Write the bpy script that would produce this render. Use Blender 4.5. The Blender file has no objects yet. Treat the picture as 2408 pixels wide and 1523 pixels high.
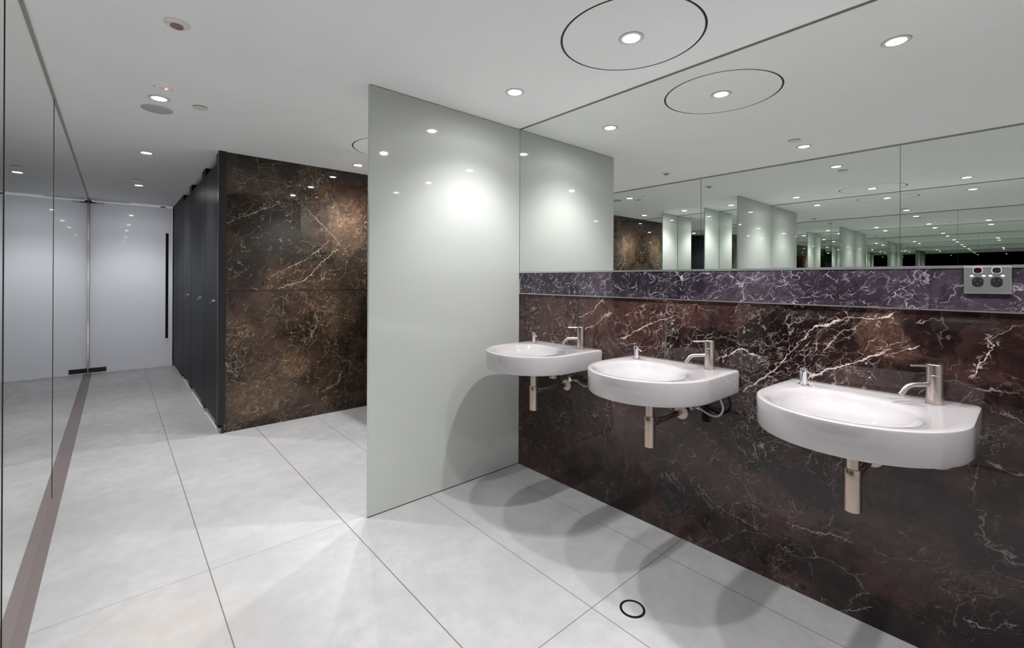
import bpy, bmesh, math, random
from mathutils import Vector, Matrix
random.seed(7)
C = bpy.context.scene
COL = C.collection
PI = math.pi

# ---------------------------------------------------------------- camera
YAW, PITCH, ROLL, CAMH = 0.7234, 0.0013, 0.0041, 1.3228
fw = Vector((math.sin(YAW)*math.cos(PITCH), math.cos(YAW)*math.cos(PITCH), math.sin(PITCH)))
rt = Vector((math.cos(YAW), -math.sin(YAW), 0))
up = rt.cross(fw)
r2 = rt*math.cos(ROLL) + up*math.sin(ROLL)
u2 = -rt*math.sin(ROLL) + up*math.cos(ROLL)
cam = bpy.data.cameras.new('camera')
cam.sensor_width = 36.0
cam.lens = 1056.157/2408*36.0
cam.shift_y = -106.9/2408
cam.clip_start = 0.02
cam.clip_end = 200
co = bpy.data.objects.new('camera', cam)
COL.objects.link(co)
M = Matrix(((r2.x, u2.x, -fw.x, 0), (r2.y, u2.y, -fw.y, 0), (r2.z, u2.z, -fw.z, CAMH), (0, 0, 0, 1)))
co.matrix_world = M
C.camera = co

# ---------------------------------------------------------------- world, exposure, light settings
w = bpy.data.worlds.new('world')
C.world = w
w.use_nodes = True
w.node_tree.nodes['Background'].inputs[0].default_value = (0, 0, 0, 1)
w.node_tree.nodes['Background'].inputs[1].default_value = 0.0
C.view_settings.view_transform = 'Standard'
C.view_settings.look = 'None'
C.view_settings.gamma = 1
C.view_settings.exposure = 0.45
C.view_settings.use_curve_mapping = False
cy = C.cycles
cy.max_bounces = 14
cy.diffuse_bounces = 5
cy.glossy_bounces = 9
cy.transmission_bounces = 2
cy.caustics_reflective = True
cy.sample_clamp_indirect = 20.0
cy.blur_glossy = 0.0
cy.use_denoising = True
cy.use_adaptive_sampling = True
cy.adaptive_threshold = 0.03
SPOT_W = 25.0        # one ceiling downlight
# beam of the fixture: relative intensity against the cosine of the angle from straight down
BEAM = [(0.0, 0.0), (0.17, 0.015), (0.342, 0.05), (0.574, 0.10), (0.695, 0.31), (0.788, 0.60), (0.866, 0.74), (0.94, 0.66), (1.0, 0.40)]

# ---------------------------------------------------------------- key dimensions (metres)
H = 2.40
XR = 2.176           # polished marble face of the basin wall
XL = -0.279          # mirrored wall on the left
YP = 2.384           # white glass partition
XP = 1.052
YM = 4.50            # marble block
XM = 0.706
YD = 8.507           # end door
XF = 0.660           # black cubicle front
YB = -1.60           # wall behind
ZT, ZB = 1.372, 1.219

# ---------------------------------------------------------------- material helpers
def new_mat(name):
    m = bpy.data.materials.new(name)
    m.use_nodes = True
    return m, m.node_tree, m.node_tree.nodes['Principled BSDF']

def pbr(name, col, rough=0.5, metal=0.0, spec=0.5, coat=0.0, noise=0.0, nscale=8.0, aniso=0.0, bump=0.0):
    m, t, b = new_mat(name)
    b.inputs['Base Color'].default_value = (*col, 1)
    b.inputs['Roughness'].default_value = rough
    b.inputs['Metallic'].default_value = metal
    b.inputs['Specular IOR Level'].default_value = spec
    b.inputs['Coat Weight'].default_value = coat
    b.inputs['Coat Roughness'].default_value = 0.02
    b.inputs['Anisotropic'].default_value = aniso
    if noise > 0 or bump > 0:
        tc = t.nodes.new('ShaderNodeTexCoord')
        n = t.nodes.new('ShaderNodeTexNoise')
        n.inputs['Scale'].default_value = nscale
        n.inputs['Detail'].default_value = 5
        t.links.new(tc.outputs['Object'], n.inputs['Vector'])
        if noise > 0:
            r = t.nodes.new('ShaderNodeMapRange')
            r.inputs[1].default_value = 0.3
            r.inputs[2].default_value = 0.7
            r.inputs[3].default_value = 1-noise
            r.inputs[4].default_value = 1+noise
            t.links.new(n.outputs['Fac'], r.inputs[0])
            mx = t.nodes.new('ShaderNodeVectorMath')
            mx.operation = 'SCALE'
            mx.inputs[0].default_value = col
            t.links.new(r.outputs[0], mx.inputs['Scale'])
            t.links.new(mx.outputs[0], b.inputs['Base Color'])
        if bump > 0:
            bp = t.nodes.new('ShaderNodeBump')
            bp.inputs['Strength'].default_value = bump
            bp.inputs['Distance'].default_value = 0.002
            t.links.new(n.outputs['Fac'], bp.inputs['Height'])
            t.links.new(bp.outputs[0], b.inputs['Normal'])
    return m

def emis(name, col, s):
    m, t, b = new_mat(name)
    b.inputs['Base Color'].default_value = (*col, 1)
    b.inputs['Emission Color'].default_value = (*col, 1)
    b.inputs['Emission Strength'].default_value = s
    return m

class NB:
    """tiny node builder"""
    def __init__(s, t): s.t = t
    def _in(s, n, i, v):
        if hasattr(v, 'is_output') or isinstance(v, bpy.types.NodeSocket): s.t.links.new(v, n.inputs[i])
        else: n.inputs[i].default_value = v
    def m(s, op, a, b=None, c=None, clamp=False):
        n = s.t.nodes.new('ShaderNodeMath'); n.operation = op; n.use_clamp = clamp
        s._in(n, 0, a)
        if b is not None: s._in(n, 1, b)
        if c is not None: s._in(n, 2, c)
        return n.outputs[0]
    def v(s, op, a, b=None, scale=None):
        n = s.t.nodes.new('ShaderNodeVectorMath'); n.operation = op
        s._in(n, 0, a)
        if b is not None: s._in(n, 1, b)
        if scale is not None: s._in(n, 'Scale', scale)
        return n.outputs['Value'] if op in ('DOT_PRODUCT', 'LENGTH', 'DISTANCE') else n.outputs[0]
    def noise(s, vec, scale, detail=4, rough=0.55, dist=0.0, out='Fac'):
        n = s.t.nodes.new('ShaderNodeTexNoise')
        s.t.links.new(vec, n.inputs['Vector'])
        n.inputs['Scale'].default_value = scale; n.inputs['Detail'].default_value = detail
        n.inputs['Roughness'].default_value = rough; n.inputs['Distortion'].default_value = dist
        return n.outputs[out]
    def vor(s, vec, scale, rnd=1.0):
        n = s.t.nodes.new('ShaderNodeTexVoronoi'); n.feature = 'DISTANCE_TO_EDGE'
        s.t.links.new(vec, n.inputs['Vector'])
        n.inputs['Scale'].default_value = scale; n.inputs['Randomness'].default_value = rnd
        return n.outputs['Distance']
    def rng(s, x, a, b, c=0.0, d=1.0, smooth=True):
        n = s.t.nodes.new('ShaderNodeMapRange')
        n.interpolation_type = 'SMOOTHSTEP' if smooth else 'LINEAR'
        s.t.links.new(x, n.inputs[0])
        for i, q in zip((1, 2, 3, 4), (a, b, c, d)): n.inputs[i].default_value = q
        return n.outputs[0]
    def mix(s, f, a, b):
        n = s.t.nodes.new('ShaderNodeMix'); n.data_type = 'RGBA'
        s._in(n, 0, f)
        for i, q in ((6, a), (7, b)):
            if isinstance(q, tuple): n.inputs[i].default_value = (*q, 1)
            else: s.t.links.new(q, n.inputs[i])
        return n.outputs[2]

def marble(name, dark, brown, light, vein, polylines=(), patches=(), offset=(0, 0, 0), gain=1.0, plane='yz', fine=1.0, lowfade=False, bias=0.0, dense=()):
    m, t, b = new_mat(name)
    N = NB(t)
    pos = t.nodes.new('ShaderNodeNewGeometry').outputs['Position']
    p = N.v('ADD', pos, offset)
    warp = N.v('SUBTRACT', N.noise(p, 2.2, 5, 0.6, out='Color'), (0.5, 0.5, 0.5))
    warp2 = N.v('SUBTRACT', N.noise(p, 14, 4, 0.6, out='Color'), (0.5, 0.5, 0.5))
    pw = N.v('ADD', p, N.v('SCALE', warp, scale=0.35))
    pw2 = N.v('ADD', pw, N.v('SCALE', warp2, scale=0.09))
    # cloudy body colour
    base = N.noise(pw, 1.7, 8, 0.62)
    f1 = N.rng(base, 0.42, 0.66)
    streak = N.noise(N.v('MULTIPLY', pw2, (1.0, 5.0, 2.2)), 5, 6, 0.65)
    f1 = N.m('MULTIPLY', f1, N.rng(streak, 0.3, 0.62, 0.35, 1.0))
    # broken slabs of tone, as in a healed breccia
    vc = t.nodes.new('ShaderNodeTexVoronoi'); vc.inputs['Scale'].default_value = 2.1
    t.links.new(N.v('ADD', N.v('MULTIPLY', pw, (1.0, 0.8, 1.25)), N.v('SCALE', warp2, scale=0.04)), vc.inputs['Vector'])
    cs = t.nodes.new('ShaderNodeSeparateColor'); t.links.new(vc.outputs['Color'], cs.inputs[0])
    slab = N.rng(cs.outputs[0], 0.15, 0.9, 0.0, 1.0)
    f1 = N.m('ADD', N.m('MULTIPLY', f1, 0.75), N.m('MULTIPLY', slab, N.rng(streak, 0.3, 0.6, 0.15, 0.45)), clamp=True)
    # patches (y/x, z, radius, strength)
    pm = None
    for (a_, z_, ra, rz, st) in patches:
        c = (0, a_, z_) if plane == 'yz' else (a_, 0, z_)
        s_ = (0, 1/ra, 1/rz) if plane == 'yz' else (1/ra, 0, 1/rz)
        q = N.v('MULTIPLY', N.v('SUBTRACT', N.v('ADD', pos, N.v('SCALE', warp, scale=0.55)), c), s_)
        d = N.v('LENGTH', q)
        g = N.rng(d, 0.55, 1.05, st, 0.0)
        pm = g if pm is None else N.m('MAXIMUM', pm, g)
    if pm is not None:
        tex = N.rng(N.noise(pw2, 34, 6, 0.75), 0.38, 0.62, 0.25, 1.0)
        pmask = pm
        pm = N.m('MULTIPLY', pm, tex)
        f1 = N.m('MAXIMUM', f1, N.m('MULTIPLY', pm, 0.7))
    col = N.mix(f1, dark, brown)
    if pm is not None:
        col = N.mix(pm, col, light)
    # fine web of veins
    mask = N.rng(N.noise(N.v('ADD', p, (3.1, 7.7, 1.3)), 1.9, 3, 0.5), 0.42+bias, 0.66+bias)
    mask2 = N.rng(N.noise(N.v('ADD', p, (9.1, 2.7, 5.3)), 3.4, 3, 0.5), 0.44+bias, 0.62+bias)
    for (a_, z_, ra, rz) in dense:
        c = (0, a_, z_) if plane == 'yz' else (a_, 0, z_)
        s_ = (0, 1/ra, 1/rz) if plane == 'yz' else (1/ra, 0, 1/rz)
        g = N.rng(N.v('LENGTH', N.v('MULTIPLY', N.v('SUBTRACT', N.v('ADD', pos, N.v('SCALE', warp, scale=0.3)), c), s_)), 0.4, 1.1, 1.0, 0.0)
        mask = N.m('MAXIMUM', mask, g); mask2 = N.m('MAXIMUM', mask2, g)
    if pm is not None and plane == 'xz':
        mask = N.m('MAXIMUM', mask, N.m('MULTIPLY', pmask, 1.3, clamp=True)); mask2 = N.m('MAXIMUM', mask2, pmask)
    brk = N.rng(N.noise(pw2, 9, 3, 0.6), 0.42, 0.6)
    vr = t.nodes.new('ShaderNodeVectorRotate'); vr.rotation_type = 'X_AXIS' if plane == 'yz' else 'Y_AXIS'
    vr.inputs['Angle'].default_value = 0.62 if plane == 'yz' else 0.75
    t.links.new(N.v('ADD', N.v('ADD', p, N.v('SCALE', warp, scale=0.30)), N.v('SCALE', warp2, scale=0.035)), vr.inputs['Vector'])
    pv = N.v('MULTIPLY', vr.outputs[0], (1, 0.62, 1.15) if plane == 'yz' else (0.62, 1, 1.15))
    v1 = N.rng(N.vor(pv, 3.2), 0.0, 0.008, 1.0, 0.0)
    v2 = N.rng(N.vor(N.v('ADD', pv, (1.7, 0.4, 2.9)), 12.0), 0.0, 0.026, 1.0, 0.0)
    v3 = N.rng(N.vor(N.v('ADD', pv, (5.7, 1.4, 0.9)), 33.0), 0.0, 0.055, 1.0, 0.0)
    ridge = N.m('ABSOLUTE', N.m('SUBTRACT', N.noise(pv, 5.5, 8, 0.62), 0.5))
    v4 = N.rng(ridge, 0.0, 0.0045, 1.0, 0.0)
    w1 = N.m('MULTIPLY', N.m("MULTIPLY", v1, brk), 0.40)
    w2 = N.m('MULTIPLY', N.m('MULTIPLY', v2, mask), N.m('MULTIPLY', N.rng(N.noise(pw2, 13, 3, 0.6), 0.46, 0.66), 0.70*fine))
    w3 = N.m('MULTIPLY', N.m('MULTIPLY', v3, N.m('MULTIPLY', mask, mask2)), N.m('MULTIPLY', N.rng(N.noise(pw2, 24, 2, 0.5), 0.45, 0.65), 0.60*fine))
    w4 = N.m('MULTIPLY', N.m('MULTIPLY', v4, N.m('MULTIPLY', brk, mask2)), 0.5*fine)
    vs = N.m('MAXIMUM', N.m('MAXIMUM', w1, w2), N.m('MAXIMUM', w3, w4))
    # the long pale veins
    if polylines:
        wv = N.v('ADD', pos, N.v('SCALE', N.v('SUBTRACT', N.noise(pos, 16, 5, 0.65, out='Color'), (0.5, 0.5, 0.5)), scale=0.055))
        flat = N.v('MULTIPLY', wv, (0, 1, 1) if plane == 'yz' else (1, 0, 1))
        dm = None
        for pl in polylines:
            wid, pts = pl
            for a, c in zip(pts[:-1], pts[1:]):
                A = Vector((0, a[0], a[1])) if plane == 'yz' else Vector((a[0], 0, a[1]))
                B = Vector((0, c[0], c[1])) if plane == 'yz' else Vector((c[0], 0, c[1]))
                d = B-A
                pa = N.v('SUBTRACT', flat, tuple(A))
                h = N.m('ADD', N.v('DOT_PRODUCT', pa, tuple(d/d.length_squared)), 0.0, clamp=True)
                dist = N.m('MULTIPLY', N.v('DISTANCE', pa, N.v('SCALE', tuple(d), scale=h)), 1/wid)
                dm = dist if dm is None else N.m('MINIMUM', dm, dist)
        thick = N.rng(N.noise(pos, 12, 3, 0.5), 0.35, 0.65, 0.35, 1.5)
        lv = N.m('DIVIDE', dm, thick)
        big = N.rng(lv, 0.35, 1.0, 0.95, 0.0)
        vs = N.m('MAXIMUM', vs, big)
        halo = N.m('MULTIPLY', N.rng(dm, 0.0, 16.0, 0.7, 0.0), v3)
        vs = N.m('MAXIMUM', vs, N.m('MULTIPLY', halo, N.rng(N.noise(pw2, 27, 2, 0.5), 0.45, 0.6)))
    if lowfade:
        sz = t.nodes.new('ShaderNodeSeparateXYZ'); t.links.new(pos, sz.inputs[0])
        vs = N.m('MULTIPLY', vs, N.rng(sz.outputs[2], 0.45, 0.85, 0.62, 1.0))
    vs = N.m('MULTIPLY', vs, gain, clamp=True)
    col = N.mix(vs, col, vein)
    t.links.new(col, b.inputs['Base Color'])
    b.inputs['Roughness'].default_value = 0.025
    b.inputs['Specular IOR Level'].default_value = 0.50
    return m

# ---------------------------------------------------------------- mesh helpers
def obj(name, bm, mat, parent=None, smooth=False, bevel=0.0, seg=2, loc=None):
    bmesh.ops.recalc_face_normals(bm, faces=bm.faces)
    me = bpy.data.meshes.new(name)
    bm.to_mesh(me); bm.free()
    if mat is not None:
        for mm in (mat if isinstance(mat, (list, tuple)) else [mat]): me.materials.append(mm)
    if smooth:
        for f in me.polygons: f.use_smooth = True
    o = bpy.data.objects.new(name, me)
    COL.objects.link(o)
    if loc is not None: o.location = loc
    if parent is not None: o.parent = parent
    if bevel > 0:
        md = o.modifiers.new('bevel', 'BEVEL'); md.width = bevel; md.segments = seg; md.limit_method = 'ANGLE'
        md.angle_limit = math.radians(40)
    if smooth == 'auto':
        try:
            me.set_sharp_from_angle(angle=math.radians(35))
        except Exception:
            pass
    return o

def box(x0, x1, y0, y1, z0, z1, bm=None):
    bm = bm or bmesh.new()
    vs = [bm.verts.new((x, y, z)) for x in (x0, x1) for y in (y0, y1) for z in (z0, z1)]
    for f in ((0, 1, 3, 2), (4, 6, 7, 5), (0, 4, 5, 1), (2, 3, 7, 6), (0, 2, 6, 4), (1, 5, 7, 3)):
        bm.faces.new([vs[i] for i in f])
    return bm

def lathe(profile, n=48, bm=None, c=(0, 0, 0), close=False):
    """profile = [(r, z), ...] spun about z"""
    bm = bm or bmesh.new()
    rings = []
    for r, z in profile:
        if r < 1e-6: rings.append([bm.verts.new((c[0], c[1], c[2]+z))])
        else: rings.append([bm.verts.new((c[0]+r*math.cos(2*PI*k/n), c[1]+r*math.sin(2*PI*k/n), c[2]+z)) for k in range(n)])
    pairs = list(zip(rings[:-1], rings[1:]))
    if close: pairs.append((rings[-1], rings[0]))
    for a, b in pairs:
        for k in range(n):
            k2 = (k+1) % n
            q = [a[k % len(a)], a[k2 % len(a)], b[k2 % len(b)], b[k % len(b)]]
            u = []
            for v_ in q:
                if v_ not in u: u.append(v_)
            if len(u) > 2: bm.faces.new(u)
    return bm

def tube(pts, r, n=16, bm=None, caps=True, r_end=None):
    bm = bm or bmesh.new()
    pts = [Vector(p) for p in pts]
    prev = None; rings = []
    for i, p in enumerate(pts):
        d = (pts[min(i+1, len(pts)-1)]-pts[max(i-1, 0)]).normalized()
        if prev is None:
            a = Vector((0, 0, 1)) if abs(d.z) < 0.9 else Vector((1, 0, 0))
            nrm = (a - d*a.dot(d)).normalized()
        else:
            nrm = (prev - d*prev.dot(d)).normalized()
        prev = nrm
        bn = d.cross(nrm)
        rr = r if r_end is None else r + (r_end-r)*i/(len(pts)-1)
        rings.append([bm.verts.new(p + nrm*rr*math.cos(2*PI*k/n) + bn*rr*math.sin(2*PI*k/n)) for k in range(n)])
    for a, b in zip(rings[:-1], rings[1:]):
        for k in range(n):
            bm.faces.new((a[k], a[(k+1) % n], b[(k+1) % n], b[k]))
    if caps:
        bm.faces.new(rings[0]); bm.faces.new(rings[-1])
    return bm

def prism(outline, z0, z1, bm=None):
    bm = bm or bmesh.new()
    a = [bm.verts.new((x, y, z0)) for x, y in outline]
    b = [bm.verts.new((x, y, z1)) for x, y in outline]
    n = len(a)
    bm.faces.new(a); bm.faces.new(b)
    for k in range(n): bm.faces.new((a[k], a[(k+1) % n], b[(k+1) % n], b[k]))
    return bm

def prism_x(outline, x0, x1, bm=None):
    """outline in (y, z), extruded along x"""
    bm = bm or bmesh.new()
    a = [bm.verts.new((x0, y, z)) for y, z in outline]
    b = [bm.verts.new((x1, y, z)) for y, z in outline]
    n = len(a)
    bm.faces.new(a); bm.faces.new(b)
    for k in range(n): bm.faces.new((a[k], a[(k+1) % n], b[(k+1) % n], b[k]))
    return bm

def prism_y_panel(x0, x1, y, z0, z1):
    # a single translucent sheet
    bm = bmesh.new()
    bm.faces.new([bm.verts.new(p) for p in ((x0, y, z0), (x1, y, z0), (x1, y, z1), (x0, y, z1))])
    return bm

def struct(name, bm, mat, label=None, **k):
    o = obj(name, bm, mat, **k)
    o['kind'] = 'structure'
    if label: o['label'] = label
    return o

def tag(o, label, cat, group=None):
    o['label'] = label; o['category'] = cat
    if group: o['group'] = group
    return o

def thing(name, loc, label, cat, group=None):
    o = bpy.data.objects.new(name, None)
    o.empty_display_size = 0.05
    COL.objects.link(o); o.location = loc
    return tag(o, label, cat, group)

def dup(root, loc, label=None):
    def cp(o, parent):
        c = o.copy(); COL.objects.link(c)
        c.parent = parent
        for ch in list(o.children): cp(ch, c)
        return c
    r = cp(root, None)
    r.location = loc
    if label: r['label'] = label
    return r

# ---------------------------------------------------------------- materials
M_ceil = pbr('ceiling_paint', (0.92, 0.92, 0.925), 0.75, spec=0.2, noise=0.012, nscale=3)
M_paint = pbr('wall_paint', (0.62, 0.62, 0.62), 0.6)
M_black = pbr('black_laminate', (0.016, 0.017, 0.020), 0.36, spec=0.12, noise=0.15, nscale=2)
M_black.node_tree.nodes['Principled BSDF'].inputs['IOR'].default_value = 1.17
M_blacktrim = pbr('black_metal_trim', (0.006, 0.006, 0.007), 0.3)
M_steel = pbr('brushed_steel', (0.56, 0.49, 0.455), 0.24, metal=1.0, aniso=0.5)
M_trap = pbr('brushed_nickel', (0.56, 0.45, 0.385), 0.22, metal=1.0, aniso=0.4)
M_chrome = pbr('chrome', (0.85, 0.86, 0.88), 0.07, metal=1.0)
M_ceramic = pbr('white_ceramic', (0.46, 0.438, 0.447), 0.06, spec=0.6, coat=0.6)
M_ptn = pbr('white_back_painted_glass', (0.455, 0.475, 0.455), 0.035, spec=0.55)
M_ptn_edge = pbr('pale_glass_edge', (0.55, 0.62, 0.56), 0.2)
M_door = pbr('pale_blue_grey_glass', (0.60, 0.62, 0.67), 0.04, spec=0.5)
def translucent_door(m):
    t = m.node_tree; b = t.nodes['Principled BSDF']; out = t.nodes['Material Output']
    tr = t.nodes.new('ShaderNodeBsdfTranslucent'); tr.inputs[0].default_value = (0.80, 0.83, 0.90, 1)
    mx = t.nodes.new('ShaderNodeMixShader'); mx.inputs[0].default_value = 0.5
    t.links.new(b.outputs[0], mx.inputs[1]); t.links.new(tr.outputs[0], mx.inputs[2])
    t.links.new(mx.outputs[0], out.inputs[0])
translucent_door(M_door)
M_alu = pbr('satin_aluminium', (0.62, 0.62, 0.63), 0.3, metal=1.0)
M_bronze = pbr('bronze_channel', (0.20, 0.165, 0.16), 0.45, metal=0.35)
M_darkring = pbr('dark_bronze_ring', (0.05, 0.03, 0.022), 0.3, metal=0.8)
M_whiteplastic = pbr('white_plastic', (0.78, 0.77, 0.75), 0.35)
M_greyplastic = pbr('grey_speaker_mesh', (0.50, 0.49, 0.50), 0.6, noise=0.1, nscale=300)
M_blackplastic = pbr('black_plastic', (0.012, 0.012, 0.014), 0.25)
M_slot = pbr('grey_slot', (0.05, 0.05, 0.055), 0.5)
M_toptrim = pbr('pale_top_trim', (0.34, 0.33, 0.30), 0.5)
M_redplastic = pbr('dark_red_rocker', (0.018, 0.002, 0.004), 0.2)
M_cream = pbr('cream_flange', (0.72, 0.64, 0.54), 0.35)
M_hose = pbr('braided_hose', (0.45, 0.46, 0.48), 0.35, metal=0.6, bump=0.8, nscale=400)
M_shadowgap = pbr('dark_gap', (0.01, 0.009, 0.008), 0.6)
M_olive = pbr('olive_grey_trim', (0.20, 0.20, 0.155), 0.45)
M_led = emis('red_led', (1.0, 0.10, 0.10), 6.0)
M_pinkglass = pbr('dark_pink_lens', (0.28, 0.17, 0.17), 0.2)
M_lamp = emis('lamp_glow', (1.0, 0.985, 0.96), 9.0)
M_facetgrey = pbr('dark_facet_grey', (0.30, 0.30, 0.30), 0.5)
M_reflector = pbr('lamp_reflector', (0.9, 0.9, 0.9), 0.12, metal=1.0)

# mirror: silvered glass with a faint green cast
def mirror_mat(name, col):
    m, t, b = new_mat(name)
    b.inputs['Base Color'].default_value = (*col, 1)
    b.inputs['Metallic'].default_value = 1.0
    b.inputs['Roughness'].default_value = 0.0
    return m
M_mirror = mirror_mat('mirror_silver', (0.86, 0.885, 0.86))
M_mirror_edge = pbr('mirror_glass_edge', (0.10, 0.12, 0.10), 0.3)

# floor: big stone-look tiles with dark joints
def floor_mat():
    m, t, b = new_mat('grey_stone_floor_tiles')
    N = NB(t)
    pos = t.nodes.new('ShaderNodeNewGeometry').outputs['Position']
    sep = t.nodes.new('ShaderNodeSeparateXYZ'); t.links.new(pos, sep.inputs[0])
    X, Y = sep.outputs[0], sep.outputs[1]
    n1 = N.noise(pos, 1.6, 6, 0.6)
    n2 = N.noise(pos, 9, 6, 0.65)
    n3 = N.noise(pos, 60, 3, 0.6)
    a = N.rng(n1, 0.3, 0.7)
    col = N.mix(a, (0.375, 0.373, 0.377), (0.46, 0.458, 0.46))
    col = N.mix(N.rng(n2, 0.35, 0.7, 0.0, 0.55), col, (0.33, 0.337, 0.34))
    col = N.mix(N.rng(n3, 0.58, 0.75, 0.0, 0.25), col, (0.35, 0.34, 0.33))
    # warm cloudy stain in the walkway
    stain = N.v('LENGTH', N.v('MULTIPLY', N.v('SUBTRACT', N.v('ADD', pos, N.v('SCALE', N.noise(pos, 3, 5, 0.6, out='Color'), scale=0.35)), (0.28, 2.15, 0.0)), (2.6, 1.9, 0)))
    sf = N.m('MULTIPLY', N.rng(stain, 0.1, 1.1, 0.55, 0.0), N.rng(n2, 0.35, 0.6))
    col = N.mix(sf, col, (0.44, 0.375, 0.32))
    jt = None
    for val, ax, wd in ((0.325, X, 0.0020), (0.938, X, 0.0022), (1.445, X, 0.0016), (1.978, X, 0.0015),
                        (1.142, Y, 0.0016), (2.43, Y, 0.0011), (3.80, Y, 0.0012), (5.15, Y, 0.0012), (6.5, Y, 0.0012), (7.85, Y, 0.0012), (-0.15, Y, 0.0015), (-1.4, Y, 0.0015)):
        d = N.m('DIVIDE', N.m('ABSOLUTE', N.m('SUBTRACT', ax, val)), wd)
        jt = d if jt is None else N.m('MINIMUM', jt, d)
    j = N.rng(jt, 0.7, 1.4, 1.0, 0.0)
    col = N.mix(N.m('MULTIPLY', j, 0.9), col, (0.12, 0.10, 0.085))
    t.links.new(col, b.inputs['Base Color'])
    t.links.new(N.rng(n2, 0.3, 0.7, 0.30, 0.46), b.inputs['Roughness'])
    b.inputs['Specular IOR Level'].default_value = 0.4
    bp = t.nodes.new('ShaderNodeBump'); bp.inputs['Strength'].default_value = 0.25; bp.inputs['Distance'].default_value = 0.002
    t.links.new(N.m('SUBTRACT', N.m('MULTIPLY', n3, 0.12), j), bp.inputs['Height'])
    t.links.new(bp.outputs[0], b.inputs['Normal'])
    return m
M_floor = floor_mat()

WV = [[(1.787, 1.017), (1.704, 1.047), (1.626, 1.113), (1.59, 1.126)], [(1.821, 1.091), (1.715, 1.139), (1.651, 1.193)],
      [(1.515, 0.981), (1.436, 1.032), (1.338, 1.078), (1.24, 1.115), (1.199, 1.138)],
      [(0.847, 0.814), (0.712, 0.93), (0.622, 1.057), (0.551, 1.138), (0.444, 1.179), (0.371, 1.174), (0.314, 1.205)],
      [(0.596, 0.91), (0.526, 0.958), (0.432, 0.998), (0.366, 1.038), (0.313, 1.072)], [(0.318, 1.044), (0.244, 1.092)],
      [(0.862, 1.003), (0.771, 0.978)], [(0.526, 1.038), (0.479, 1.115)], [(0.946, 0.946), (0.885, 0.994), (0.851, 1.004), (0.798, 0.988)],
      [(0.107, 1.005), (0.094, 1.037), (0.075, 1.076), (0.06, 1.127)], [(0.663, 0.273), (0.558, 0.281), (0.438, 0.299)],
      [(0.461, 0.011), (0.375, 0.065)], [(0.122, 0.176), (0.055, 0.171), (0.012, 0.212)], [(1.063, 0.302), (0.991, 0.244), (0.725, 0.186)]]
WW = [.0026, .0024, .0034, .0036, .0040, .0026, .0026, .0022, .0032, .0018, .0016, .0014, .0014, .0016]
BV = [[(1.06, 1.344), (1.174, 1.4), (1.345, 1.496), (1.489, 1.612), (1.582, 1.696)], [(1.125, 1.228), (1.226, 1.263), (1.361, 1.31), (1.47, 1.442), (1.657, 1.62)],
      [(0.709, 1.793), (0.901, 1.896), (1.189, 2.035)], [(1.511, 0.218), (1.663, 0.282), (1.722, 0.41)], [(1.42, 1.053), (1.472, 0.911), (1.402, 0.757)],
      [(1.282, 2.078), (1.416, 1.931), (1.516, 1.837), (1.747, 1.599)]]
BW = [.0026, .0028, .0014, .0020, .0018, .0012]
M_marble_wall = marble('dark_brown_marble', (0.006, 0.0038, 0.0042), (0.072, 0.035, 0.030), (0.115, 0.062, 0.045), (0.60, 0.50, 0.46),
                       list(zip(WW, WV)), [(0.34, 1.09, 0.10, 0.17, 0.75), (2.05, 1.0, 0.22, 0.24, 0.35), (0.85, 0.36, 0.42, 0.16, 0.5), (0.25, 0.30, 0.35, 0.13, 0.35), (1.40, 0.55, 0.3, 0.2, 0.2)], lowfade=True, gain=0.95, dense=[(1.30, 1.05, 0.38, 0.22), (0.72, 1.02, 0.30, 0.22), (1.9, 1.0, 0.2, 0.3)])
M_marble_band = marble('violet_grey_marble', (0.010, 0.008, 0.012), (0.042, 0.032, 0.043), (0.085, 0.062, 0.088), (0.42, 0.36, 0.44),
                       (), [(0.85, 1.29, 0.25, 0.2, 0.6), (1.7, 1.3, 0.15, 0.2, 0.5)], offset=(0.3, 0.11, 2.3), fine=1.3, bias=-0.17)
M_marble_block = marble('brown_gold_marble', (0.009, 0.006, 0.005), (0.066, 0.038, 0.024), (0.135, 0.085, 0.048), (0.55, 0.43, 0.31),
                        list(zip(BW, BV)), [(1.20, 0.50, 0.16, 0.13, 0.9), (1.746, 1.80, 0.26, 0.28, 0.55), (1.02, 0.28, 0.36, 0.26, 0.5), (0.99, 2.16, 0.26, 0.20, 0.35), (1.70, 0.95, 0.2, 0.28, 0.5)],
                        plane='xz', offset=(4.2, 0, 1.1), fine=1.1, bias=-0.05)

# ---------------------------------------------------------------- the room shell
XO = XR+0.16
struct('floor', box(XL-0.25, XO, YB-0.1, YD+1.75, -0.12, 0.0), M_floor)
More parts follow.
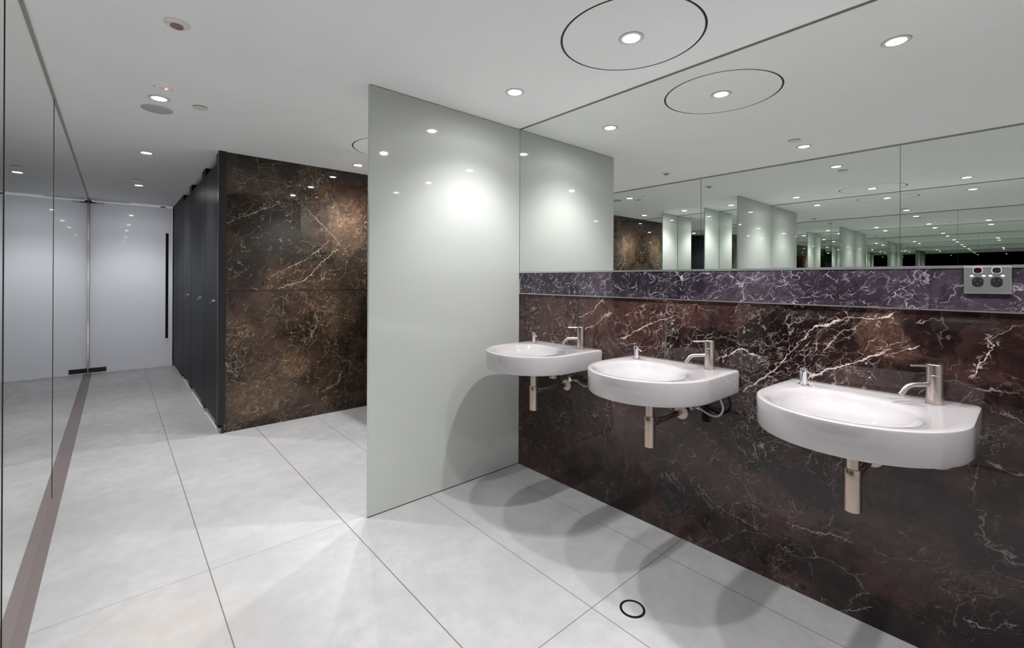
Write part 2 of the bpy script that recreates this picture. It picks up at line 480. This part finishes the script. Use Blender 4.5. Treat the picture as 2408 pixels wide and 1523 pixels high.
# ceiling with two round access panels cut by dark grooves
def ceiling_with_holes(cs, r, x0, x1, y0, y1, z0, z1):
    bm = bmesh.new()
    n = 64
    # grid cells: strips in y; each hole sits in its own square cell
    pad = 0.36
    cells = []
    ys = [y0]
    for cx, cyy in cs: ys += [cyy-pad, cyy+pad]
    ys.append(y1)
    for i in range(len(ys)-1):
        if i % 2 == 0:
            box(x0, x1, ys[i], ys[i+1], z0, z1, bm)
        else:
            cx, cyy = cs[i//2]
            box(x0, cx-pad, ys[i], ys[i+1], z0, z1, bm)
            box(cx+pad, x1, ys[i], ys[i+1], z0, z1, bm)
            sq = []
            for k in range(n):
                a = 2*PI*k/n
                s = pad/max(abs(math.cos(a)), abs(math.sin(a)))
                sq.append((cx+s*math.cos(a), cyy+s*math.sin(a)))
            ci = [(cx+r*math.cos(2*PI*k/n), cyy+r*math.sin(2*PI*k/n)) for k in range(n)]
            so = [bm.verts.new((x, y, z0)) for x, y in sq]
            io = [bm.verts.new((x, y, z0)) for x, y in ci]
            it = [bm.verts.new((x, y, z0+0.03)) for x, y in ci]
            for k in range(n):
                j = (k+1) % n
                bm.faces.new((so[k], so[j], io[j], io[k]))
                bm.faces.new((io[k], io[j], it[j], it[k]))
    return bm
RC = [(1.721, 1.152), (1.721, 3.465)]
struct('ceiling', ceiling_with_holes(RC, 0.314, XL-0.25, XO, YB-0.1, YD+1.75, H, H+0.12), M_ceil)
for i, (cx, cyy) in enumerate(RC):
    t = thing('ceiling_access_panel', (cx, cyy, H),
              ('large round white ceiling panel outlined by a dark groove, above the basins', 'round white ceiling panel with dark outline, half hidden behind the glass partition')[i], 'ceiling panel', 'round ceiling panels')
    obj('panel', lathe([(0, 0), (0.3040, 0), (0.3040, 0.02), (0, 0.02)], 64), M_ceil, t)
    obj('groove_shade_fill', lathe([(0.3042, 0.002), (0.3139, 0.002), (0.3139, 0.028), (0.3042, 0.028)], 64, close=True), M_shadowgap, t)  # dark fill, almost flush, puts the groove's shade into the colour

# basin wall: marble below, wall behind the mirror above
struct('wall_right', box(XR+0.0125, XO, YB, YD+0.0, 0, H), M_paint)
clad = obj('marble_wall_cladding', box(XR, XR+0.012, YB, YM, 0, ZB), M_marble_wall)
clad['kind'] = 'structure'; clad.name = 'wall_right_marble'
band = tag(obj('marble_splashback', box(XR-0.004, XR+0.012, YB, YP-0.012, ZB+0.004, ZT-0.006), M_marble_band), 'long violet-grey marble strip between mirror and the brown marble wall above the basins', 'splashback')
band2 = tag(obj('marble_splashback', box(XR-0.004, XR+0.012, YP+0.012, YM, ZB+0.004, ZT-0.006), M_marble_band), 'marble strip under the mirror in the alcove behind the glass partition', 'splashback')
struct('trim_1', box(XR-0.007, XR+0.012, YB, YM, ZB-0.001, ZB+0.004), M_alu, 'thin metal edge under the violet marble strip')
struct('trim_2', box(XR-0.006, XR+0.012, YB, YM, ZT-0.006, ZT+0.004), M_alu, 'satin metal ledge along the mirror bottom')
struct('trim_3', box(XR-0.004, XR+0.012, YB, YM, H-0.007, H), M_olive, 'thin olive trim between mirror and ceiling')
tag(obj('wall_mirror', box(XR, XR+0.010, YB, YM, ZT+0.004, H-0.007), M_mirror), 'huge frameless mirror above the basins, from marble strip to ceiling', 'mirror')

# mirrored wall on the left: seams every 1.6 m
struct('wall_left', box(XL-0.25, XL-0.014, YB, YD+1.6, 0, H), M_paint)
seams = [YB, -0.96, 0.629, 2.235, 3.83, YD-0.01]
lab = ['tall mirror panel on the left wall, behind the viewer', 'tall mirror panel on the left wall, beside the viewer',
       'tall mirror panel at the far left edge of the photo', 'tall left-wall mirror panel between the two vertical seams near the viewer',
       'long left-wall mirror panel from the visible vertical seam to the glass door']
for i in range(len(seams)-1):
    tag(obj('mirror_panel', box(XL-0.012, XL, seams[i]+0.0012, seams[i+1]-0.0012, 0.004, H-0.012), M_mirror, ), lab[i], 'mirror', 'mirrored left wall panels')
for i, yy in enumerate(seams[1:-1]):
    struct('trim_%d' % (20+i), box(XL-0.012, XL+0.0018, yy-0.0012, yy+0.0012, 0.004, H-0.012), M_shadowgap, 'dark vertical joint between two mirror panels')
struct('trim_4', box(XL-0.0135, XL-0.0125, YB, YD, 0, H), M_shadowgap, 'dark backing in the mirror joints')
struct('trim_5', box(XL-0.012, XL+0.006, YB, YD-0.02, H-0.012, H), M_toptrim, 'thin trim between left mirrors and ceiling')
struct('trim_6', box(XL, XL+0.042, YB, YD-0.03, 0.0, 0.003), M_bronze, 'brown metal channel along the foot of the mirrored wall')

struct('wall_back', box(XL-0.25, XO, YB-0.1, YB, 0, H), M_paint)
struct('wall_far', box(XL-0.25, XO, YD+1.6, YD+1.7, 0, H), M_paint, 'wall of the added, unseen lobby behind the translucent door')  # lobby added so that light can glow through the door
struct('wall_lobby_side', box(XF+0.004, XF+0.06, YD+0.0, YD+1.6, 0, H), M_paint, 'side wall of the added, unseen lobby behind the door')
struct('wall_cubicle_end', box(XF+0.06, XO, YD+0.0, YD+0.1, 0, H), M_black, 'end wall of the cubicles')
# strip of facade next to the door

# ---------------------------------------------------------------- white glass partition and the narrow screens behind it
def partition(name, x0, x1, y, t, label, group=None):
    r = thing(name, ((x0+x1)/2, y, 0), label, 'partition', group)
    cx = (x0+x1)/2
    obj('glass_panel', box(x0-cx, x1-cx-0.0, 0, t, 0.006, H-0.004), M_ptn, r)
    obj('bottom_channel', box(x0-cx+0.002, x1-cx, 0.002, t-0.002, 0, 0.006), M_darkring, r)
    obj('top_channel', box(x0-cx+0.002, x1-cx, 0.002, t-0.002, H-0.004, H), M_olive, r)
    obj('edge_strip', box(x0-cx-0.002, x0-cx, 0.001, t-0.001, 0.006, H-0.004), M_ptn_edge, r)
    return r
partition('glass_partition', XP, XR-0.002, YP, 0.020, 'tall white glass partition standing between the basins and the dark marble block')
partition('glass_screen', 1.706, XR-0.008, 3.127, 0.016, 'narrow white glass screen in the alcove, nearer the partition, seen in the mirror', 'narrow alcove screens')
partition('glass_screen', 1.706, XR-0.008, 3.820, 0.016, 'narrow white glass screen in the alcove, nearer the marble block, seen in the mirror', 'narrow alcove screens')

# ---------------------------------------------------------------- marble block and the black cubicles
mb = thing('marble_block', ((XM+XR)/2, YM, 0), 'tall dark brown and gold marble-clad block beside the black cubicles', 'marble wall')
cx = (XM+XR)/2
obj('upper_slab', box(XM-cx, XR+0.012-cx, 0, 0.05, 1.212, H-0.003), M_marble_block, mb)
obj('lower_slab', box(XM-cx, XR+0.012-cx, 0, 0.05, 0.0, 1.206), M_marble_block, mb)
obj('joint', box(XM-cx+0.001, XR-cx, 0.004, 0.046, 1.206, 1.212), M_shadowgap, mb)
obj('top_gap', box(XM-cx, XR-cx, 0.004, 0.05, H-0.003, H), M_shadowgap, mb)

post = thing('cubicle_end_post', (0.675, 4.488, 0), 'narrow black full-height end post at the left edge of the marble block', 'post')
obj('post', box(0.650-0.675, 0.7055-0.675, -0.006, 0.024, 0.078, H), M_blacktrim, post)
obj('foot', box(0.004, 0.024, 0.004, 0.02, 0.0, 0.078), M_blacktrim, post)
def cub_panel(y0, y1, label, divider=True):
    r = thing('cubicle_partition', (XF, y0, 0), label, 'cubicle partition', 'black cubicle partitions')
    obj('front_panel', box(0, 0.022, 0, y1-y0, 0.045, H), M_black, r, bevel=0.001)
    if divider: obj('divider', box(0.022, XR-XF, 0.0, 0.02, 0.045, H), M_black, r)
    obj('foot', box(0.005, 0.018, 0.02, 0.05, 0, 0.045), M_steel, r)
    return r
cub_panel(4.515, 4.66, 'full-height black front panel next to the end post of the cubicles', divider=False)
cub_panel(5.304, 5.525, 'full-height black front panel between the first and second cubicle doors')
cub_panel(6.35, 6.56, 'full-height black front panel between the second and third cubicle doors')
cub_panel(7.205, YD-0.025, 'full-height black front panel between the third cubicle door and the glass door')
def cub_door(y0, y1, yl, label):
    r = thing('cubicle_door', (XF, y0, 0), label, 'door', 'black toilet cubicle doors')
    obj('door_leaf', box(0.001, 0.021, 0.002, y1-y0-0.002, 0.075, 2.325), M_black, r, bevel=0.001)
    b = tube([(0.001, yl-y0, 1.113), (-0.018, yl-y0, 1.113)], 0.017, 20)
    lk = obj('lock', b, M_chrome, r, smooth='auto')
    obj('thumb_turn', box(-0.030, -0.018, yl-y0-0.004, yl-y0+0.004, 1.085, 1.123), M_chrome, lk, bevel=0.001)
    return r
cub_door(4.66, 5.304, 4.715, 'nearest black cubicle door, closest to the marble block')
cub_door(5.525, 6.35, 5.56, 'middle black cubicle door with chrome lock')
cub_door(6.56, 7.205, 6.60, 'farthest black cubicle door, towards the glass door')
struct('baseboard_right', box(0.668, 0.700, 4.53, YD-0.03, 0.0, 0.008), M_whiteplastic, 'thin pale strip on the floor under the cubicles')

# ---------------------------------------------------------------- end door
dr = thing('door_1', (0.2, YD, 0), 'pale blue-grey glass door with long black pull handle at the end of the passage', 'door')
dr['kind'] = 'structure'
obj('door_leaf', prism_y_panel(XL+0.014-0.2, 0.645-0.2, 0.0, 0.012, H-0.030), M_door, dr)
fit = obj('pivot_patch', box(XL+0.004-0.2, -0.09-0.2, -0.022, -0.0062, 0.010, 0.072), M_blacktrim, dr, bevel=0.001)
obj('top_patch', box(XL+0.016-0.2, -0.12-0.2, -0.022, -0.0062, H-0.062, H-0.034), M_alu, dr, bevel=0.001)
arm = obj('closer_rail', box(XL+0.002-0.2, -0.195-0.2, -0.12, -0.095, H-0.062, H-0.052), M_blacktrim, dr, bevel=0.001)
obj('closer_arm', box(XL+0.004-0.2, -0.245-0.2, -0.11, 0.0, H-0.060, H-0.030), M_blacktrim, dr)
hd = obj('pull_handle', tube([(0.378, -0.055, 0.42), (0.378, -0.055, 1.985)], 0.0175, 20), M_blacktrim, dr, smooth='auto')
for z in (0.60, 1.80):
    obj('handle_mount', tube([(0.378, -0.0062, z), (0.378, -0.05, z)], 0.009, 12), M_blacktrim, hd, smooth='auto')
obj('bumper', tube([(0.30, -0.012, H-0.022), (0.36, -0.012, H-0.022)], 0.008, 12), M_blackplastic, dr)
struct('trim_7', box(XL+0.001, XL+0.010, YD-0.022, YD+0.002, 0.003, H-0.012), M_chrome, 'chrome jamb strip at the hinge corner of the glass door')
struct('trim_8', box(XL-0.013, XL+0.014, YD+0.002, YD+0.04, 0.0, H), M_shadowgap, 'dark gap at the hinge side of the glass door')
struct('trim_9', box(0.646, 0.653, YD-0.018, YD+0.012, 0.0, H-0.03), M_chrome, 'chrome jamb strip at the handle side of the glass door')
struct('trim_10', box(0.653, 0.6635, YD-0.02, YD+0.04, 0.0, H), M_blacktrim, 'black jamb at the handle side of the glass door')
struct('trim_11', box(XL+0.05, 0.15, YD-0.006, YD+0.02, H-0.014, H-0.004), M_chrome, 'bright header channel over the glass door')

# ---------------------------------------------------------------- wash basins
BX, BY, BR = 1.885, 0.376, 0.290
ZR, ZU = 0.905, 0.800
def basin_outline():
    pts = []
    xw = XR-0.001
    # right rear corner, rounded
    cr = 0.022
    for k in range(6):
        a = PI/2*k/5
        pts.append((xw-cr+cr*math.cos(a), 0.083+cr-cr*math.sin(a)))
    for k in range(1, 8): pts.append((xw-cr+(BX-(xw-cr))*k/8, 0.083+(BY-BR-0.083)*k/8))
    for k in range(0, 49):
        a = -PI/2 - PI*k/48
        pts.append((BX+BR*math.cos(a), BY+BR*math.sin(a)))
    for k in range(1, 8): pts.append((BX+(xw-BX)*k/8, BY+BR+(0.645-BY-BR)*(k/8)**1.5))
    pts.append((xw, 0.643))
    for k in range(1, 14): pts.append((xw, 0.643+(0.105-0.643)*k/14))
    return pts
OUT = basin_outline()
def make_basin(y_off, label):
    # coordinates: local origin on the wall at basin centre line, z = floor
    ox, oy = XR, 0.376
    root = thing('wash_basin', (ox, oy+y_off, ZU), label, 'wash basin', 'wall-hung wash basins')
    def L(x, y, z): return (x-ox, y-oy, z-ZU)
    bm = bmesh.new()
    cbx, cby = 1.862, 0.400
    n = len(OUT)
    cen = (1.88, 0.376)
    def inset(d):
        res = []
        for i in range(n):
            p0 = Vector(OUT[i-1]); p1 = Vector(OUT[(i+1) % n]); p = Vector(OUT[i])
            tg = (p1-p0).normalized(); nr = Vector((tg.y, -tg.x))
            if (Vector(cen)-p).dot(nr) < 0: nr = -nr
            q = p+nr*d
            res.append((q.x, q.y))
        return res
    def bowl(s, i):
        # superellipse bowl edge in the direction of outline vertex i
        a = math.atan2(OUT[i][1]-cby, OUT[i][0]-cbx)
        c, sn = math.cos(a), math.sin(a)
        rx, ry = 0.205, 0.212
        e = 2.5
        rr = (abs(c/rx)**e+abs(sn/ry)**e)**(-1/e)
        # flattened towards the tap deck (right rear)
        k = max(0.0, math.cos(a-math.radians(-38)))
        rr *= 1-0.17*k**3
        return (cbx+rr*s*c, cby+rr*s*sn)
    rings = []
    o_top = inset(0.0)
    rings.append([L(p[0], p[1], ZU+0.004) for p in inset(0.020)])
    rings.append([L(p[0], p[1], ZU) for p in inset(0.012)])
    rings.append([L(p[0], p[1], ZU+0.003) for p in inset(0.004)])
    rings.append([L(p[0], p[1], ZU+0.012) for p in inset(0.0005)])
    rings.append([L(p[0], p[1], ZR-0.010) for p in o_top])
    rings.append([L(p[0], p[1], ZR-0.003) for p in inset(0.002)])
    rings.append([L(p[0], p[1], ZR) for p in inset(0.008)])
    ri = inset(0.012)
    def rest(s, z, blend):
        out = []
        for i in range(n):
            b = bowl(s, i); q = ri[i]
            out.append(L(q[0]*(1-blend)+b[0]*blend, q[1]*(1-blend)+b[1]*blend, z))
        return out
    rings.append(rest(1.0, ZR-0.001, 0.25))
    rings.append(rest(1.0, ZR-0.004, 0.75))
    for s, z in ((1.02, -0.006), (0.985, -0.010), (0.95, -0.018), (0.90, -0.031), (0.82, -0.046), (0.70, -0.059), (0.55, -0.068), (0.38, -0.074), (0.22, -0.078), (0.12, -0.080)):
        rings.append(rest(s, ZR+z, 1.0))
    V = [[bm.verts.new(c) for c in r] for r in rings]
    for a, b in zip(V[:-1], V[1:]):
        for k in range(n): bm.faces.new((a[k], a[(k+1) % n], b[(k+1) % n], b[k]))
    bm.faces.new(V[-1]); bm.faces.new(V[0])
    obj('bowl', bm, M_ceramic, root, smooth='auto')
    c0 = L(cbx, cby, ZR-0.080)
    obj('waste_cover', lathe([(0, 0.004), (0.018, 0.004), (0.027, 0.001), (0.029, -0.002), (0, -0.002)], 32, c=c0), M_chrome, root, smooth='auto')
    # mixer tap
    tx, ty = 2.100, 0.194
    fx = bpy.data.objects.new('mixer_tap', None)
    body = obj('mixer_tap', lathe([(0, 0), (0.0235, 0), (0.0235, 0.0985), (0.0225, 0.0995), (0.0225, 0.1005), (0.0235, 0.1015), (0.0235, 0.134), (0.0225, 0.1352), (0, 0.1352)], 40, c=L(tx, ty, ZR-0.002)), M_steel, root, smooth='auto')
    d = Vector((-0.72, 0.69, 0)).normalized()
    base = Vector(L(tx, ty, ZR+0.063))
    sp = [base+d*0.015, base+d*0.045, base+d*0.065]
    for k in range(1, 7):
        a = k/6*math.radians(58)
        sp.append(base+d*(0.065+0.042*math.sin(a))+Vector((0, 0, -0.042*(1-math.cos(a)))))
    e = (sp[-1]-sp[-2]).normalized()
    sp.append(sp[-1]+e*0.018)
    obj('spout', tube(sp, 0.0085, 20), M_steel, body, smooth='auto')
    lb = Vector(L(tx, ty, ZR+0.128))
    obj('lever', tube([lb+d*0.018, lb+d*0.078], 0.0040, 14), M_steel, body, smooth='auto')
    # soap dispenser
    sx, sy = 2.083, 0.578
    sb = obj('soap_dispenser', lathe([(0, 0), (0.020, 0), (0.020, 0.003), (0.014, 0.004), (0.0135, 0.05), (0.0125, 0.0505), (0.0125, 0.052), (0.0145, 0.0525), (0.0145, 0.067), (0.0138, 0.068), (0, 0.068)], 32, c=L(sx, sy, ZR-0.002)), M_chrome, root, smooth='auto')
    s0 = Vector(L(sx, sy, ZR+0.058)); sd = Vector((-0.45, -0.89, -0.30)).normalized()
    obj('nozzle', tube([s0+sd*0.010, s0+sd*0.045], 0.0046, 14), M_chrome, sb, smooth='auto')
    # bottle trap
    px, py = 1.886, 0.378
    tr = obj('bottle_trap', lathe([(0, 0), (0.0255, 0), (0.0265, 0.001), (0.0265, 0.1130), (0.0258, 0.1135), (0.0258, 0.1145), (0.0265, 0.115), (0.0265, 0.142), (0.0255, 0.144), (0.0215, 0.1445), (0.0215, 0.262), (0, 0.262)], 40, c=L(px, py, 0.540)), M_trap, root, smooth='auto')
    a0 = Vector(L(px, py, 0.645))
    obj('waste_pipe', tube([a0+Vector((0.02, 0, 0)), Vector(L(XR-0.004, py, 0.645))], 0.0155, 20), M_trap, tr, smooth='auto')
    obj('pipe_nut', tube([a0+Vector((0.026, 0, 0)), a0+Vector((0.05, 0, 0))], 0.0195, 20), M_trap, tr, smooth='auto')
    q = Vector(L(XR, py-0.003, 0.645))
    bm = tube([q+Vector((-0.010, 0, 0)), q+Vector((-0.0005, 0, 0))], 0.030, 28, r_end=0.036)
    obj('wall_flange', bm, M_cream, root, smooth='auto')
    hk = [Vector(L(XR-0.055, py+0.095, 0.60+0.012)) + Vector((0.035*math.sin(a), -0.0, 0.016*math.cos(a)-0.012)) for a in [k/8*PI*0.9 for k in range(9)]]
    # mounting clips, stop valve and hose below the bowl
    for yy, zz in ((0.478, 0.690), (0.418, 0.722)):
        bm = bmesh.new()
        prof = []
        for k in range(11):
            a = PI*k/10
            prof.append((yy-oy+0.021*math.cos(a), zz-ZU+0.020*math.sin(a)))
        prof += [(yy-oy-0.021, zz-ZU-0.018), (yy-oy+0.021, zz-ZU-0.018)]
        cl = obj('mounting_clip', prism_x(prof, -0.03, -0.0015), M_cream, root, bevel=0.003)
        obj('clip_bolt', tube([(-0.034, yy-oy, zz-ZU), (-0.03, yy-oy, zz-ZU)], 0.0055, 14), M_blackplastic, cl)
    vz = 0.700
    vy = 0.292
    vb = tube([L(XR-0.001, vy, vz), L(XR-0.045, vy, vz)], 0.012, 18)
    tube([L(XR-0.030, vy+0.035, vz+0.006), L(XR-0.030, vy-0.03, vz-0.006)], 0.009, 16, bm=vb)
    val = obj('stop_valve', vb, M_chrome, root, smooth='auto')
    obj('valve_handle', tube([L(XR-0.045, vy-0.004, vz), L(XR-0.066, vy-0.004, vz)], 0.016, 18, r_end=0.013), M_chrome, val, smooth='auto')
    hp = [(vy-0.03, vz-0.006), (vy-0.06, vz-0.018), (vy-0.095, vz-0.026), (vy-0.125, vz-0.018), (vy-0.145, vz+0.012), (vy-0.14, vz+0.05), (vy-0.12, vz+0.085), (vy-0.10, vz+0.104)]
    pts = []
    for i in range(len(hp)-1):
        for k in range(4):
            f = k/4
            p0, p1, p2, p3 = hp[max(i-1, 0)], hp[i], hp[i+1], hp[min(i+2, len(hp)-1)]
            c = [0.5*((2*p1[j])+(-p0[j]+p2[j])*f+(2*p0[j]-5*p1[j]+4*p2[j]-p3[j])*f*f+(-p0[j]+3*p1[j]-3*p2[j]+p3[j])*f**3) for j in (0, 1)]
            pts.append(L(XR-0.03-0.02*i/7, c[0], c[1]))
    pts.append(L(XR-0.05, hp[-1][0], hp[-1][1]))
    obj('supply_hose', tube(pts, 0.0055, 12), M_hose, root, smooth='auto')
    return root
basin = make_basin(0.0, 'white D-shaped wall-hung basin nearest the viewer, under the power outlet')
dup(basin, (XR, 0.376+0.775, ZU), 'white D-shaped wall-hung basin in the middle of the three')
dup(basin, (XR, 0.376+1.555, ZU), 'white D-shaped wall-hung basin farthest away, against the white glass partition')

# ---------------------------------------------------------------- power outlet
po = thing('power_outlet', (XR-0.004, 0.0735, 1.281), 'silver double power outlet with black sockets on the marble strip', 'power outlet')
obj('face_plate', box(-0.007, 0, -0.0545, 0.0545, 0.0, 0.090), M_alu, po, bevel=0.0012)
def oval(y, z, ry, rz, n=28, e=2.6, cut=None):
    o_ = []
    for k in range(n):
        a = 2*PI*k/n
        c, s = math.cos(a), math.sin(a)
        yy = ry*math.copysign(abs(c)**(2/e), c); zz = rz*math.copysign(abs(s)**(2/e), s)
        if cut: yy = max(-cut, min(cut, yy))
        o_.append((y+yy, z+zz))
    return o_
for i, yc in enumerate((0.0215, -0.0215)):
    rim = obj('switch_surround', prism_x(oval(yc, 0.0768, 0.0114, 0.0108), -0.0085, -0.0068), M_whiteplastic, po)
    obj('switch_rocker', prism_x(oval(yc, 0.0776, 0.0100, 0.0094), -0.0100, -0.0084), (M_redplastic, M_blackplastic)[i], rim, bevel=0.001)
    rim2 = obj('socket_surround', prism_x(oval(yc, 0.038, 0.0155, 0.0170, e=2.0, cut=0.0136), -0.0080, -0.0068), M_chrome, po)
    so = obj('socket_face', prism_x(oval(yc, 0.0388, 0.0148, 0.0160, e=2.0, cut=0.0130), -0.0086, -0.0079), M_blackplastic, rim2)
    for (dy, dz, rot) in ((0.006, 0.005, 0.5), (-0.006, 0.005, -0.5), (0, -0.007, 0)):
        c, s = math.cos(rot), math.sin(rot)
        rect = [(-0.0008, -0.0032), (0.0008, -0.0032), (0.0008, 0.0032), (-0.0008, 0.0032)]
        obj('pin_slot', prism_x([(yc+dy+a*c-b*s, 0.0388+dz+a*s+b*c) for a, b in rect], -0.0088, -0.00855), M_slot, so)
    for sgn in (1, -1):
        obj('sticker', prism_x(oval(yc+sgn*0.0138, 0.0590, 0.0048, 0.0030, e=2.0), -0.0078, -0.0069), M_whiteplastic, po)

tag(obj('wall_plug', tube([(XR-0.003, 0.605, 0.030), (XR-0.0002, 0.605, 0.030)], 0.009, 24), M_blackplastic), 'small black round plug low on the marble wall, just above the floor', 'wall plug')

# ---------------------------------------------------------------- floor drain
fd = thing('floor_drain', (1.562, 1.03, 0), 'round tile-in drain cover with dark bronze ring, in the floor below the basins', 'floor drain')
obj('ring', lathe([(0.041, 0.0), (0.041, 0.0025), (0.050, 0.0025), (0.050, 0.0)], 48, close=True), M_darkring, fd)
obj('tile_insert', lathe([(0, 0.0012), (0.041, 0.0012), (0.041, 0.0), (0, 0.0)], 48), M_floor, fd)

# ---------------------------------------------------------------- ceiling fittings
def spot_light(name, parent, power):
    l = bpy.data.lights.new(name, 'AREA')
    l.shape = 'DISK'; l.size = 0.046
    l.energy = power
    l.use_nodes = True
    t = l.node_tree
    em = next(n for n in t.nodes if n.type == 'EMISSION')
    N = NB(t)
    ge = t.nodes.new('ShaderNodeNewGeometry')
    ca = N.m('ABSOLUTE', N.v('DOT_PRODUCT', ge.outputs['Incoming'], ge.outputs['Normal']))
    rp = t.nodes.new('ShaderNodeValToRGB'); rp.color_ramp.interpolation = 'CARDINAL'
    t.links.new(ca, rp.inputs[0])
    els = rp.color_ramp.elements
    while len(els) < len(BEAM): els.new(0.5)
    for e, (p_, v_) in zip(els, BEAM): e.position = p_
    for e, (p_, v_) in zip(els, BEAM): e.position = p_; e.color = (v_, v_, v_, 1)
    t.links.new(N.m('DIVIDE', rp.outputs[0], N.m('MAXIMUM', ca, 0.05)), em.inputs['Strength'])
    l.color = (1.0, 0.985, 0.985)
    o = bpy.data.objects.new(name, l)
    COL.objects.link(o); o.parent = parent; o.location = (0, 0, -0.0048)
    return o
proto = {}
def downlight(x, y, label, cat='downlight', group='recessed ceiling downlights', power=SPOT_W, cold=False):
    t = thing('downlight', (x, y, H), label, cat, group)
    if not proto:
        proto['rim'] = obj('rim', lathe([(0.038, 0.0), (0.038, -0.003), (0.047, -0.004), (0.0515, -0.002), (0.0525, 0.0)], 40, close=True), M_whiteplastic, t, smooth='auto')
        proto['gap'] = obj('shadow_ring', lathe([(0.0525, 0.0), (0.0525, -0.0008), (0.0540, -0.0008), (0.0540, 0.0)], 40, close=True), M_shadowgap, t)
        proto['lens'] = obj('lamp', lathe([(0, -0.0004), (0.0382, -0.0004), (0.0382, -0.0016), (0, -0.0016)], 40), M_lamp, t)
        # three grey wedges stand in for the dark facets shading the lamp
        bm = bmesh.new()
        for k in range(3):
            a = 2*PI*k/3+0.5
            ring = [(0.002, 0.0022), (0.015, 0.0045), (0.015, -0.0045), (0.002, -0.0022)]
            pts = [(x_*math.cos(a)-y_*math.sin(a), x_*math.sin(a)+y_*math.cos(a)) for x_, y_ in ring]
            prism(pts, -0.0068, -0.0056, bm)
        proto['facets'] = obj('dark_facets', bm, M_facetgrey, t)
    else:
        for k in ('rim', 'gap', 'lens', 'facets'):
            c = proto[k].copy(); COL.objects.link(c); c.parent = t
    s = spot_light('downlight_beam', t, power)
    return t
DL = [(1.722, 0.372, 'downlight over the nearest basin, seen in the mirror at top right'),
      (1.721, 1.152, 'downlight in the centre of the large round ceiling panel over the middle basin'),
      (1.722, 1.932, 'downlight over the farthest basin, in front of the white partition'),
      (1.722, 2.755, 'downlight just behind the white glass partition, seen in the mirror'),
      (1.722, 3.465, 'downlight in the round ceiling panel behind the partition, seen in the mirror'),
      (1.725, 4.171, 'downlight close to the front of the marble block'),
      (0.200, 1.157, 'downlight over the walkway beside the mirrors, seen in the basin mirror'),
      (0.193, 3.431, 'walkway downlight between the grey speaker and the emergency light'),
      (0.197, 5.000, 'walkway downlight beside the black cubicles'),
      (0.201, 6.820, 'walkway downlight nearest the glass door'),
      (1.722, -0.408, 'downlight over the basin wall beside the viewer'),
      (0.200, -0.85, 'walkway downlight behind the viewer')]
for x, y, lb in DL: downlight(x, y, lb)
downlight(0.20, YD+0.75, 'added downlight in the unseen lobby, making the pale glass door glow', group='added lobby downlights', power=SPOT_W*0.95)  # lamp added behind the door to give the glass its soft glow
for y in (5.0, 6.0, 6.9):
    downlight(1.35, y, 'downlight inside a toilet cubicle behind the black doors', group='downlights inside the cubicles', power=SPOT_W*0.5)

def disc(name, x, y, prof, mat, label, cat, n=48):
    t = thing(name, (x, y, H), label, cat)
    obj('cover', lathe(prof, n), mat, t, smooth='auto')
    return t
t = disc('heat_detector', 0.191, 2.366, [(0, 0), (0.046, 0), (0.046, -0.006), (0.038, -0.012), (0, -0.012)], M_whiteplastic, 'white ceiling detector with dark pink centre, nearest the viewer over the walkway', 'detector')
obj('lens', lathe([(0, -0.012), (0.023, -0.012), (0.023, -0.018), (0.018, -0.020), (0, -0.020)], 32), M_pinkglass, t, smooth='auto')
t = disc('emergency_light', 0.195, 3.217, [(0, 0), (0.080, 0), (0.079, -0.003), (0, -0.0035)], M_ceil, 'flat white disc with a glowing red dot on the walkway ceiling', 'emergency light')
obj('lens', lathe([(0, -0.0035), (0.014, -0.0035), (0.012, -0.010), (0.006, -0.014), (0, -0.015)], 24), M_whiteplastic, t, smooth='auto')
obj('red_indicator', lathe([(0, -0.0035), (0.0065, -0.0035), (0.005, -0.008), (0, -0.010)], 16, c=(0.017, 0.002, 0)), M_led, t, smooth='auto')
for dx in (-0.036, 0.042):
    obj('screw', lathe([(0, -0.003), (0.0035, -0.003), (0.003, -0.0052), (0, -0.0052)], 12, c=(dx, 0, 0)), M_blackplastic, t)
disc('ceiling_speaker', 0.195, 3.655, [(0, 0), (0.082, 0), (0.082, -0.004), (0.078, -0.006), (0, -0.006)], M_greyplastic, 'round grey flush ceiling speaker just beyond the walkway downlight', 'speaker')
def sprinkler(x, y, lb):
    t = thing('sprinkler_cover', (x, y, H), lb, 'sprinkler cover', 'small round sprinkler covers')
    obj('cover_plate', lathe([(0, -0.004), (0.042, -0.004), (0.042, -0.006), (0, -0.006)], 32), M_whiteplastic, t)
    obj('dark_rim', lathe([(0, 0), (0.040, 0), (0.040, -0.004), (0, -0.004)], 32), M_shadowgap, t)
sprinkler(0.398, 3.435, 'small round cover plate to the right of the grey speaker and downlight')
sprinkler(0.434, 1.156, 'small round cover plate beside the walkway downlight, seen in the basin mirror')
sprinkler(0.170, 6.470, 'small round cover plate before the downlight nearest the glass door')
